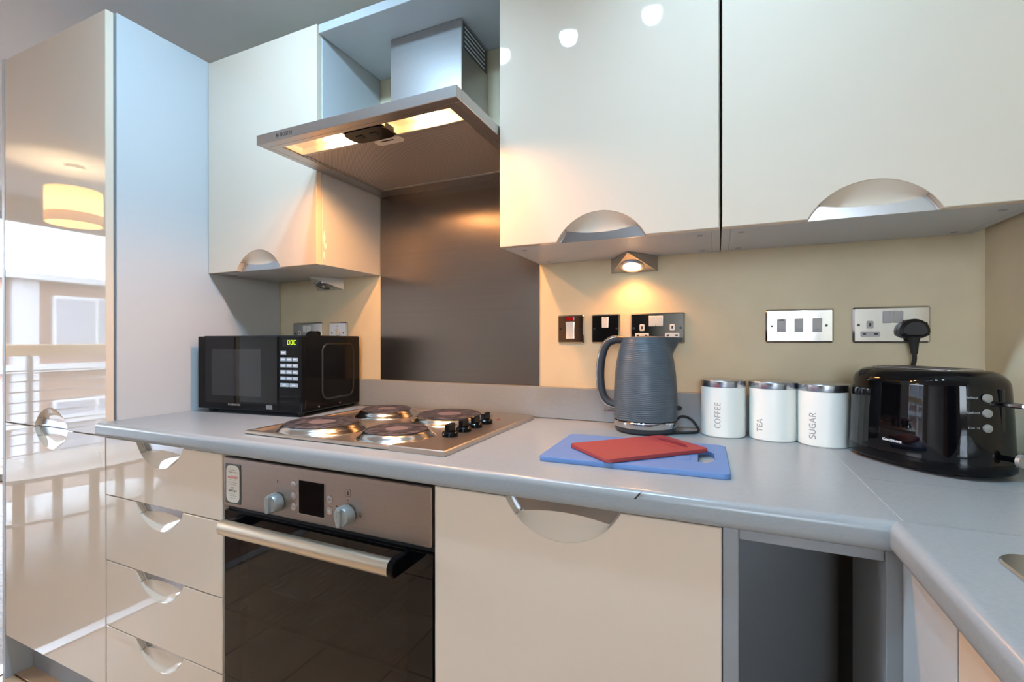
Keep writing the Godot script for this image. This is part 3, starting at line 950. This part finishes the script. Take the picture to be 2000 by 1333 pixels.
func build_electrics():
	var t = plate_on_wall("cooker_switch", "chrome cooker switch with red neon, leftmost plate above the worktop", 0.6582, 0.7395, 1.1325, 1.2165)
	part(t, "neon_window", slab(rrect(0.023, 0.0105, 0.001), 0.002), M.red_neon, V(-0.001, 0.03, 0.0088))
	var rk = part(t, "rocker", MB.new().prism([Vector2(-0.026, 0.0), Vector2(-0.026, 0.005), Vector2(-0.001, 0.0025), Vector2(0.023, 0.009), Vector2(0.023, 0.0)], Vector3.ZERO, Vector3.UP, Vector3.BACK, Vector3.RIGHT, -0.0115, 0.0115, 0.0).mesh(), M.white_plastic, V(-0.001, -0.002, 0.008))
	screw(t, -0.03, 0.0)
	screw(t, 0.03, 0.0)
	t = plate_on_wall("fused_spur_switch", "chrome fused switch plate behind the kettle handle", 0.7605, 0.8427, 1.1325, 1.216)
	rocker(t, -0.001, 0.018, 0.018, 0.031, M.white_plastic)
	part(t, "neon_window", slab(rrect(0.008, 0.003, 0.0005), 0.001), M.red_neon, V(-0.001, 0.031, 0.0118))
	screw(t, -0.032, 0.0)
	screw(t, 0.032, 0.0)
	t = plate_on_wall("double_socket", "chrome double socket behind the grey kettle", 0.8712, 1.0135, 1.1325, 1.2165)
	for s in [-1, 1]:
		rocker(t, -0.003 + s * 0.0095, 0.019, 0.0175, 0.029, M.white_plastic)
		outlet(t, s * 0.0395, -0.009, M.white_plastic)
	screw(t, -0.062, 0.0)
	screw(t, 0.061, 0.0)
	t = plate_on_wall("triple_switch", "chrome three switch plate above the white canisters", 1.2033, 1.3466, 1.1350, 1.2170)
	for x in [-0.0375, -0.0005, 0.0375]:
		var k = rocker(t, x, 0.001, 0.0195, 0.033, M.grey_plastic)
		part(k, "mark", bx(V(-0.006, -0.0105, -0.001), V(0.006, -0.009, 0.0003)), M.print_grey)
	part(t, "neon_window", slab(rrect(0.011, 0.003, 0.0005), 0.001), M.black_matt, V(-0.0375, 0.0145, 0.0124))
	screw(t, -0.058, -0.0005)
	screw(t, 0.056, 0.0)
	t = plate_on_wall("double_socket", "chrome double socket with black plug above the toaster", 1.383, 1.5266, 1.1345, 1.2175)
	for s in [-1, 1]:
		rocker(t, 0.003 + s * 0.0098, 0.0175, 0.0178, 0.027, M.grey_plastic)
		outlet(t, -0.0005 + s * 0.0385, -0.010, M.grey_plastic)
	screw(t, -0.061, 0.0)
	screw(t, 0.063, 0.002)
	t = plate_on_wall("double_socket", "chrome double socket peeking over the microwave, with a black plug", -0.4236, -0.2742, 1.1265, 1.2105)
	for s in [-1, 1]:
		rocker(t, s * 0.0098, 0.0175, 0.0178, 0.027, M.white_plastic)
		outlet(t, s * 0.0385, -0.009, M.white_plastic)
	screw(t, -0.061, 0.0)
	t = plate_on_wall("cooker_connection_switch", "small square chrome plate peeking over the right of the microwave", -0.2383, -0.1513, 1.1235, 1.2095)
	rocker(t, 0.0, 0.006, 0.014, 0.024, M.white_plastic)
	screw(t, -0.028, 0.003)
	screw(t, 0.028, 0.003)
	part(t, "indicator", slab(disc(0.0018, 10), 0.001), M.black_matt, V(0, 0.028, 0.0085))
	# plugs
	t = thing("plug", "black plug in the socket above the toaster, cord hanging down", "plug", V(1.492, 1.166, -0.5715))
	plug_shape(t, 1.0)
	part(t, "cord", tube(curve([V(0.001, -0.052, 0.012), V(0.001, -0.068, 0.013), V(-0.004, -0.085, 0.02), V(-0.012, -0.105, 0.045), V(-0.02, -0.15, 0.075)]), 0.0042, 10), M.black_rubber)
	t = thing("plug", "black plug in the socket peeking over the microwave", "plug", V(-0.311, 1.156, -0.5715))
	plug_shape(t, 1.0)
	# triangular lamps under the wall units
	triangle_lamp("lit triangular steel spotlight under the cabinet above the kettle", 0.8806, true)
	triangle_lamp("unlit triangular steel spotlight under the cabinet above the microwave", -0.236, false)

func plug_shape(t, s):
	var p = []
	for i in 25:
		var a = PI * i / 24
		var q = Vector2(cos(a) * 0.0275, sin(a) * 0.028 - 0.006)
		p.append(q)
	p.append(Vector2(-0.026, -0.014))
	p.append(Vector2(-0.014, -0.0205))
	p.append(Vector2(0.014, -0.0205))
	p.append(Vector2(0.026, -0.014))
	part(t, "plug_body", MB.new().prism(p, Vector3.ZERO, Vector3.RIGHT, Vector3.UP, Vector3.BACK, 0.0008, 0.024, 0.007).mesh(), M.black_matt)
	part(t, "cord_grip", tube([V(0, -0.018, 0.012), V(0, -0.03, 0.012), V(0.001, -0.056, 0.012)], [0.0125, 0.0095, 0.006], 12), M.black_rubber)

func triangle_lamp(label, x, lit):
	var t = thing("triangle_light", label, "spotlight", V(x, UP_LOW, WALL), 0.0, "triangular under cabinet lights")
	var hw = 0.0635
	var d = 0.104
	var hgt = 0.041
	# corners: back top, back bottom, and the tip that touches the cabinet
	var a = V(-hw, -0.0006, 0.001)
	var b = V(hw, -0.0006, 0.001)
	var tip = V(0.0, -0.0006, d)
	var la = V(-hw, -hgt, 0.001)
	var lb = V(hw, -hgt, 0.001)
	var tl = V(0.0, -0.003, d)
	var m = MB.new()
	m.face([la, lb, tl], V(0, -1, 1))
	m.face([a, la, tl, tip], V(-1, 0, 0.5))
	m.face([b, lb, tl, tip], V(1, 0, 0.5))
	m.face([a, b, tip], Vector3.UP)
	m.face([a, b, lb, la], V(0, 0, -1))
	part(t, "housing", m.mesh(), M.steel if lit else M.satin)
	var nrm = (lb - la).cross(tl - la).normalized()
	if nrm.y > 0:
		nrm = -nrm
	var c = la.lerp(lb, 0.5).lerp(tl, 0.34)
	var q = Quaternion(Vector3.UP, nrm)
	var ring = part(t, "bezel", lathe([Vector2(0.024, -0.001), Vector2(0.032, -0.001), Vector2(0.032, 0.0025), Vector2(0.029, 0.0045), Vector2(0.0245, 0.0035), Vector2(0.024, -0.001)], 32), M.satin, c)
	ring.quaternion = q
	if lit:
		var lens = part(ring, "lamp_lens", lathe([Vector2(0, 0.0), Vector2(0.0235, 0.0), Vector2(0.022, 0.0025), Vector2(0, 0.004)], 28), glow(255, 226, 176, 5.0))
		var l = lamp(SpotLight3D.new(), "triangle_lamp_light", V(x, UP_LOW, WALL) + c + nrm * 0.007, WARM, 0.08, 0.03)
		l.spot_angle = 80.0
		l.spot_angle_attenuation = 0.6
		l.look_at(l.position + nrm, V(0, 1, 0))
	else:
		part(ring, "lamp_lens", lathe([Vector2(0, 0.001), Vector2(0.0235, 0.001), Vector2(0.0225, 0.002), Vector2(0, 0.002)], 28), mat(60, 58, 54, 0.1))
		part(ring, "lamp_capsule", lathe([Vector2(0, 0.002), Vector2(0.007, 0.002), Vector2(0.006, 0.006), Vector2(0, 0.008)], 18), M.chrome)

func build_microwave():
	var t = thing("microwave", "black microwave oven standing on the left of the worktop", "microwave", V(-0.457, WT, -0.229), deg_to_rad(6.0))
	var w = 0.417
	var d = 0.283
	var y0 = 0.012
	var y1 = 0.247
	part(t, "body", bx(V(0.002, y0, -d), V(w - 0.002, y1, -0.016), 0.004), M.black)
	for q in [V(0.03, 0, -0.03), V(w - 0.03, 0, -0.03), V(0.03, 0, -d + 0.03), V(w - 0.03, 0, -d + 0.03)]:
		part(t, "foot", lathe([Vector2(0, 0.0004), Vector2(0.011, 0.0004), Vector2(0.012, y0 + 0.001), Vector2(0, y0 + 0.001)], 16), M.black_rubber, q)
	var dr = part(t, "door", bx(V(0.0, y0 + 0.001, -0.0155), V(0.328, y1 - 0.002, 0.0), 0.003), M.black)
	part(dr, "door_window", bx(V(0.035, y0 + 0.022, -0.002), V(0.325, y1 - 0.006, 0.0012)), M.black_gloss)
	part(dr, "window_mesh", bx(V(0.062, y0 + 0.045, 0.0), V(0.262, y1 - 0.042, 0.0014)), mat(34, 35, 38, 0.09))
	lettering(dr, "brand_lettering", "Cookworks", 0.0075, M.print_grey, V(0.155, y0 + 0.018, 0.0011))
	part(dr, "logo_tile", bx(V(0.283, y0 + 0.008, 0.0), V(0.306, y0 + 0.021, 0.0016)), mat(112, 116, 118, 0.4))
	var cp = part(t, "control_panel", bx(V(0.3295, y0 + 0.001, -0.0155), V(w, y1 - 0.002, 0.0), 0.002), M.black)
	part(cp, "display", bx(V(0.345, y1 - 0.034, -0.001), V(0.406, y1 - 0.010, 0.0004)), M.black_gloss)
	var dm = glow(180, 225, 40, 0.9)
	var segs = MB.new()
	for i in 3:
		var x = 0.364 + 0.0115 * i
		var yb = y1 - 0.0275
		segs.box(V(x, yb, 0.0004), V(x + 0.0015, yb + 0.013, 0.0007))
		segs.box(V(x, yb, 0.0004), V(x + 0.008, yb + 0.0015, 0.0007))
		segs.box(V(x, yb + 0.0115, 0.0004), V(x + 0.008, yb + 0.013, 0.0007))
		if i < 2:
			segs.box(V(x + 0.0065, yb, 0.0004), V(x + 0.008, yb + 0.013, 0.0007))
	part(cp, "display_digits", segs.mesh(), dm)
	var bm = mat(150, 166, 180, 0.4)
	var key = bx(V(-0.0102, -0.0058, -0.001), V(0.0102, 0.0058, 0.0012), 0.0005)
	var mark = bx(V(-0.0065, -0.0012, 0.001), V(0.0065, 0.0014, 0.0015))
	var put = func(x, y, k):
		var b = part(cp, "button", k, bm, V(x, y, 0))
		part(b, "button_print", mark, M.print_white)
	put.call(0.3485, y1 - 0.053, key)
	for r in 4:
		for c in 3:
			put.call(0.3475 + 0.0226 * c, y1 - 0.0725 - 0.0193 * r, key)
	var wide = bx(V(-0.0155, -0.0058, -0.001), V(0.0155, 0.0058, 0.0012), 0.0005)
	put.call(0.3525, y1 - 0.1505, wide)
	put.call(0.3875, y1 - 0.1505, wide)
	part(cp, "open_button", bx(V(0.335, y0 + 0.008, -0.002), V(0.412, y0 + 0.05, 0.0015), 0.002), M.black)
	# pressed loop on the right side
	var loop = []
	for q in rrect(0.155, 0.176, 0.026, Vector2(-0.168, 0.132), 6):
		loop.append(V(w - 0.0018, q.y, q.x))
	loop.append(loop[0])
	part(t, "pressed_panel", tube(loop, 0.0035, 8), M.black_matt)
	part(t, "pressed_face", MB.new().prism(rrect(0.153, 0.174, 0.025, Vector2(-0.168, 0.132)), V(w - 0.003, 0, 0), Vector3.BACK, Vector3.UP, Vector3.RIGHT, 0.0, 0.0016, 0.0).mesh(), M.black)
	for z in [-0.075, -0.175]:
		part(t, "screw", lathe([Vector2(0, 0), Vector2(0.0035, 0), Vector2(0.003, 0.0015), Vector2(0, 0.002)], 12), M.chrome, V(w - 0.0022, y0 + 0.012, z), V(0, 0, -PI / 2))

func build_kettle():
	var yaw = 0.137
	var t = thing("kettle", "grey ribbed electric kettle with chrome band", "kettle", V(0.9235, WT, -0.480), yaw)
	part(t, "base", lathe([Vector2(0, 0.0004), Vector2(0.068, 0.0004), Vector2(0.074, 0.006), Vector2(0.0755, 0.015), Vector2(0, 0.015)], 56), M.kettle_dark)
	part(t, "chrome_band", lathe([Vector2(0.070, 0.0152), Vector2(0.0775, 0.0155), Vector2(0.0785, 0.0175), Vector2(0.0785, 0.0285), Vector2(0.077, 0.0305), Vector2(0.07, 0.031)], 56), M.chrome)
	var keys = [Vector2(0.0325, 0.0768), Vector2(0.07, 0.0782), Vector2(0.11, 0.0772), Vector2(0.15, 0.0745), Vector2(0.18, 0.0705), Vector2(0.205, 0.0655), Vector2(0.225, 0.0600), Vector2(0.2385, 0.0555)]
	var rows = []
	var cnt = 230
	for i in cnt + 1:
		var y = lerp(0.0325, 0.2385, float(i) / cnt)
		var k = 0
		while k < keys.size() - 2 and y > keys[k + 1].x:
			k += 1
		var u = (y - keys[k].x) / (keys[k + 1].x - keys[k].x)
		var pr = keys[max(k - 1, 0)].y
		var nx = keys[min(k + 2, keys.size() - 1)].y
		var r = cubic_interpolate(keys[k].y, keys[k + 1].y, pr, nx, u)
		var ring = []
		for j in 72:
			var a = TAU * j / 72
			var wave = 0.00022 * (1.0 + 0.6 * sin(4.0 * a + 130.0 * y)) * sin(TAU * (y * 205.0 + 0.14 * sin(3.0 * a + 55.0 * y) + 0.26 * sin(7.0 * a - 91.0 * y)))
			var da = wrapf(a, -PI, PI)
			var lip = smoothstep(0.19, 0.2385, y) * exp(-pow(da / 0.3, 2.0)) * 0.027
			var rr = r + wave * (1.0 - smoothstep(0.222, 0.235, y)) + lip
			ring.append(V(cos(a) * rr, y, sin(a) * rr))
		rows.append(ring)
	var m = MB.new().skin(rows, V(0, 0.12, 0))
	part(t, "body", m.mesh(), M.kettle)
	var top = MB.new()
	var last = rows[cnt]
	for j in 72:
		top.tri(V(0, 0.2425, 0), last[j], last[(j + 1) % 72], Vector3.UP, Vector3.UP, Vector3.UP)
	part(t, "lid", top.mesh(), M.kettle_dark)
	var hp = curve([V(-0.048, 0.231, 0), V(-0.075, 0.2325, 0), V(-0.098, 0.218, 0), V(-0.110, 0.18, 0), V(-0.1125, 0.13, 0), V(-0.106, 0.09, 0), V(-0.092, 0.071, 0), V(-0.072, 0.064, 0)])
	part(t, "handle", tube(hp, 0.0105, 14, 1.3), M.kettle_dark)
	var tp = []
	for i in hp.size():
		var d = (hp[min(i + 1, hp.size() - 1)] - hp[max(i - 1, 0)]).normalized()
		tp.append(hp[i] + V(d.y, -d.x, 0) * -0.0062 * -1.0)
	var tp2 = []
	for i in range(5, tp.size()):
		var d = (hp[min(i + 1, hp.size() - 1)] - hp[max(i - 1, 0)]).normalized()
		tp2.append(hp[i] + V(d.y, -d.x, 0) * 0.0068)
	part(t, "handle_trim", tube(tp2, 0.0052, 10, 2.0), M.chrome)
	part(t, "switch_lever", bx(V(-0.104, 0.043, -0.008), V(-0.072, 0.051, 0.008), 0.003), M.chrome)
	part(t, "cord_socket", bx(V(0.074, 0.056, -0.006), V(0.089, 0.066, 0.006), 0.003), M.black_rubber)
	part(t, "cord", tube(curve([V(0.066, 0.010, -0.03), V(0.088, 0.034, -0.035), V(0.112, 0.03, -0.03), V(0.128, 0.01, -0.018), V(0.125, 0.0045, 0.004), V(0.105, 0.0042, 0.02), V(0.07, 0.0042, 0.03), V(0.055, 0.0045, 0.032)]), 0.0034, 8), M.black_rubber)

func build_canisters():
	for q in [["COFFEE", 1.1055, -0.504, 0.963, 0.074], ["TEA", 1.2115, -0.503, 0.9455, 0.033], ["SUGAR", 1.309, -0.480, 0.955, 0.063]]:
		var t = thing("canister", "white canister with steel lid lettered %s" % q[0], "canister", V(q[1], WT, q[2]), 0.0, "white storage canisters")
		part(t, "body", lathe([Vector2(0, 0.0004), Vector2(0.0475, 0.0004), Vector2(0.0495, 0.003), Vector2(0.0495, 0.119), Vector2(0, 0.119)], 48), M.canister)
		part(t, "lid", lathe([Vector2(0, 0.1192), Vector2(0.0498, 0.1192), Vector2(0.0503, 0.1205), Vector2(0.0503, 0.1335), Vector2(0.0492, 0.135), Vector2(0.046, 0.1352), Vector2(0, 0.1352)], 48), M.steel_lid if M.has("steel_lid") else M.satin)
		# turned towards the camera's left, letters running upwards
		var to_cam = atan2(1.094 - q[1], 0.749 - q[2])
		var a = to_cam - 0.24 if q[0] != "TEA" else to_cam - 0.55
		if q[0] == "SUGAR":
			a = to_cam - 0.42
		var l = lettering(t, "lettering", q[0], 0.0135, M.print_grey, V(sin(a) * 0.0492, q[3] - WT, cos(a) * 0.0492), Vector3.ZERO, 0.0012)
		l.rotation = V(0, a, PI / 2)

func superellipse(hl, hd, n, k, steps):
	var t = TAU * k / steps
	var c = cos(t)
	var s = sin(t)
	return Vector2(sign(c) * hl * pow(abs(c), 2.0 / n), sign(s) * hd * pow(abs(s), 2.0 / n))

func build_toaster():
	var t = thing("toaster", "glossy black toaster with silver knobs in the right corner", "toaster", V(1.4494, WT, -0.3677), -0.9594)
	var hl = 0.1241
	var hd = 0.0849
	var n = 2.5
	var rows = []
	var steps = 96
	for e in [[0.0, 0.010], [0.0, 0.02], [0.0012, 0.05], [0.003, 0.10], [0.006, 0.150]]:
		var r = []
		for k in steps:
			var p = superellipse(hl - e[0], hd - e[0], n, k, steps)
			r.append(V(p.x, e[1], p.y))
		rows.append(r)
	for i in range(1, 9):
		var a = PI / 2 * i / 8
		var ins = 0.006 + 0.030 * (1.0 - cos(a))
		var r = []
		for k in steps:
			var p = superellipse(hl - ins, hd - ins, n, k, steps)
			r.append(V(p.x, 0.150 + 0.028 * sin(a), p.y))
		rows.append(r)
	var body = MB.new().skin(rows, V(0, 0.09, 0))
	var topr = rows[rows.size() - 1]
	for k in steps:
		body.tri(V(0, 0.1785, 0), topr[k], topr[(k + 1) % steps], Vector3.UP, Vector3.UP, Vector3.UP)
		body.tri(V(0, 0.010, 0), rows[0][k], rows[0][(k + 1) % steps], Vector3.DOWN, Vector3.DOWN, Vector3.DOWN)
	part(t, "body", body.mesh(), M.black_gloss)
	var sk = []
	for e in [[0.012, 0.0035], [0.004, 0.006], [-0.0008, 0.011], [-0.0008, 0.026], [0.001, 0.0265]]:
		var r = []
		for k in steps:
			var p = superellipse(hl - e[0], hd - e[0], n, k, steps)
			r.append(V(p.x, e[1], p.y))
		sk.append(r)
	part(t, "skirt", MB.new().skin(sk, V(0, 0.015, 0)).mesh(), M.black)
	for q in [V(0.08, 0, 0.04), V(-0.08, 0, 0.04), V(0.08, 0, -0.04), V(-0.08, 0, -0.04)]:
		part(t, "foot", lathe([Vector2(0, 0.0004), Vector2(0.009, 0.0004), Vector2(0.01, 0.011), Vector2(0, 0.011)], 14), M.black_rubber, q)
	part(t, "top_plate", plate(rrect(0.15, 0.088, 0.02), 0.1782, 0.1795, 0.0006), M.satin)
	for z in [-0.021, 0.021]:
		part(t, "bread_slot", bx(V(-0.066, 0.1790, z - 0.012), V(0.066, 0.1800, z + 0.012)), M.black_matt)
	# long side: raised frame round the plain panel
	lettering(t, "brand_lettering", "Goodmans", 0.0052, M.print_white, V(0.008, 0.0475, 0.0840), V(0.0, 0.0, 0.0), 0.0018)
	# controls on the rounded end that faces the camera
	var ex = hl - 0.0035
	for i in 3:
		var y = 0.136 - 0.0245 * i
		var q = superellipse(ex - 0.0006 * (2 - i), hd, n, 3, steps)
		var b = part(t, "knob", lathe([Vector2(0, 0), Vector2(0.0068, 0), Vector2(0.0066, 0.004), Vector2(0, 0.0052)], 18), M.knob_silver, V(ex - 0.004, y, 0.028), V(0, 0, -PI / 2))
		b.rotation = V(0.0, -0.25, -PI / 2)
		lettering(t, "knob_lettering", ["Reheat", "Defrost", "Cancel"][i], 0.0032, M.print_grey, V([0.1076, 0.1092, 0.1099][i], y, 0.0440), V(0, 1.03, 0), 0.0014)
	part(t, "lever_slot", bx(V(ex - 0.004, 0.045, -0.003), V(ex + 0.0012, 0.150, 0.003)), M.black_matt)
	part(t, "lever", bx(V(ex - 0.004, 0.122, -0.005), V(ex + 0.03, 0.130, 0.005), 0.002), M.chrome)
	var dial = part(t, "dial", tube([V(ex - 0.002, 0.038, -0.004), V(ex + 0.021, 0.038, -0.004)], 0.0045, 12), M.black)
	part(dial, "dial_cap", tube([V(ex + 0.019, 0.038, -0.004), V(ex + 0.025, 0.038, -0.004)], 0.0105, 20), M.knob_silver)

func board(called, label, w, h, th, at, turn, m, hole, mark, tilt = 0.0):
	var t = thing(called, label, "chopping board", at, turn)
	t.rotation.z = tilt
	var g := CSGMesh3D.new()
	g.name = "board"
	g.mesh = MB.new().prism(rrect(w, h, 0.012, Vector2(w / 2, -h / 2)), Vector3.ZERO, Vector3.RIGHT, Vector3.BACK, Vector3.UP, 0.0, th, 0.0012).mesh()
	g.material = m
	var k := CSGPolygon3D.new()
	k.name = "hole"
	k.polygon = PackedVector2Array(hole)
	k.depth = 0.1
	k.operation = CSGShape3D.OPERATION_SUBTRACTION
	k.rotation = V(PI / 2, 0, 0)
	k.position = V(0, -0.05, 0)
	k.material = m
	g.add_child(k)
	t.add_child(g)
	for q in mark:
		part(t, "grip_ridge", bx(V(q[0], th - 0.0004, q[1]), V(q[2], th + 0.0008, q[3]), 0.0003), m)
	return t

func build_boards():
	# local x runs along the long side, z towards the camera; outline from z = -h to 0
	board("chopping_board", "large blue plastic chopping board lying on the worktop", 0.335, 0.235, 0.009, V(0.779, WT + 0.0005, -0.089), 0.024, M.board_blue,
		[Vector2(0.283, -0.165), Vector2(0.283, -0.07), Vector2(0.297, -0.062), Vector2(0.312, -0.09), Vector2(0.312, -0.145), Vector2(0.297, -0.172)],
		[[0.243, -0.11, 0.271, -0.075]])
	board("chopping_board", "smaller red plastic chopping board lying across the blue one", 0.236, 0.145, 0.007, V(0.914, WT + 0.0105, -0.083), 0.79, M.board_red,
		[Vector2(0.197, -0.112), Vector2(0.197, -0.03), Vector2(0.203, -0.024), Vector2(0.216, -0.045), Vector2(0.219, -0.075), Vector2(0.214, -0.105), Vector2(0.203, -0.118)],
		[[0.177, -0.112, 0.181, -0.035], [0.184, -0.112, 0.188, -0.035]])

func build_lights():
	# rail of four ceiling spots
	var t = thing("ceiling_spotlight_rail", "rail of four white ceiling spotlights seen as reflections in the doors", "spotlight", V(0.45, CEIL, 0.23))
	part(t, "rail", tube([V(-0.46, -0.045, 0), V(0.5, -0.045, 0)], 0.011, 12), M.satin)
	part(t, "ceiling_rose", lathe([Vector2(0, -0.035), Vector2(0.045, -0.035), Vector2(0.05, -0.0005), Vector2(0, -0.0005)], 24), M.satin)
	var k = 0
	for x in [0.10, 0.365, 0.62, 0.90]:
		var h = part(t, "spot_head", lathe([Vector2(0.031, -0.135), Vector2(0.033, -0.135), Vector2(0.033, -0.10), Vector2(0.014, -0.065), Vector2(0.012, -0.05), Vector2(0, -0.05)], 24), M.satin, V(x - 0.45, 0, 0))
		part(h, "lamp_bulb", lathe([Vector2(0, -0.134), Vector2(0.02, -0.132), Vector2(0.0305, -0.125), Vector2(0.0305, -0.11), Vector2(0, -0.105)], 24), glow(225, 240, 255, 9.0))
		var l = lamp(SpotLight3D.new(), "spotlight_light", V(x, CEIL - 0.142, 0.23), COOL, SPOT_ENERGY[k], 0.03)
		l.spot_angle = 78.0
		l.spot_angle_attenuation = 1.0
		l.look_at(SPOT_AIM[k], Vector3.UP)
		k += 1

func build_living():
	var t = thing("pendant_lamp", "cream drum pendant lamp with tan band seen in the tall door", "pendant lamp", V(-2.94, CEIL, 0.968))
	part(t, "ceiling_rose", lathe([Vector2(0, -0.025), Vector2(0.05, -0.02), Vector2(0.055, -0.0005), Vector2(0, -0.0005)], 24), M.white_plastic)
	part(t, "cord", tube([V(0, -0.02, 0), V(0, -0.22, 0)], 0.004, 8), M.white_plastic)
	part(t, "shade", lathe([Vector2(0.148, -0.335), Vector2(0.15, -0.335), Vector2(0.15, -0.17), Vector2(0.148, -0.17)], 48), M.lamp_cream)
	part(t, "band", lathe([Vector2(0.148, -0.40), Vector2(0.151, -0.40), Vector2(0.151, -0.335), Vector2(0.148, -0.335)], 48), M.lamp_band)
	part(t, "lamp_bulb", lathe([Vector2(0, -0.36), Vector2(0.025, -0.345), Vector2(0.03, -0.32), Vector2(0.022, -0.285), Vector2(0.012, -0.27), Vector2(0, -0.27)], 20), glow(255, 226, 170, 12.0))
	lamp(OmniLight3D.new(), "pendant_light", V(-2.94, CEIL - 0.30, 0.968), Color(1.0, 0.88, 0.70), 0.38, 0.03)
	t = thing("fridge", "black tall fridge behind the camera, mirrored in the chrome sockets", "fridge", V(-0.05, 0, 2.18))
	part(t, "body", bx(V(0.0, 0.02, 0.03), V(0.66, 1.8, 0.66), 0.004), M.black)
	for q in [[0.03, 0.7], [0.71, 1.79]]:
		var dd = part(t, "door", bx(V(0.0, q[0], 0.0), V(0.66, q[1], 0.028), 0.004), M.black)
		part(dd, "handle", tube([V(0.05, q[0] + 0.1, -0.03), V(0.05, q[0] + 0.4, -0.03)], 0.008, 8), M.satin)
	for q in [V(0.05, 0, 0.08), V(0.61, 0, 0.08), V(0.05, 0, 0.6), V(0.61, 0, 0.6)]:
		part(t, "foot", lathe([Vector2(0, 0), Vector2(0.02, 0), Vector2(0.02, 0.021), Vector2(0, 0.021)], 12), M.black_rubber, q)
	t = thing("coffee_table", "white oval coffee table with wooden legs seen in the lower door", "table", V(-2.35, 0, 0.72))
	var top = []
	var low = []
	for i in 40:
		var a = TAU * i / 40
		top.append(Vector2(cos(a) * 0.36, sin(a) * 0.55))
		low.append(Vector2(cos(a) * 0.30, sin(a) * 0.45))
	var wg = mat(236, 238, 242, 0.12)
	part(t, "table_top", plate(top, 0.43, 0.45, 0.004), wg)
	part(t, "lower_shelf", plate(low, 0.2, 0.215, 0.003), wg)
	for q in [V(0.16, 0, 0.3), V(-0.16, 0, 0.3), V(0.16, 0, -0.3), V(-0.16, 0, -0.3), V(0.2, 0, 0.0), V(-0.2, 0, 0)]:
		part(t, "leg", bx(V(-0.018, 0.0, -0.018), V(0.018, 0.429, 0.018), 0.003), M.pine, q)
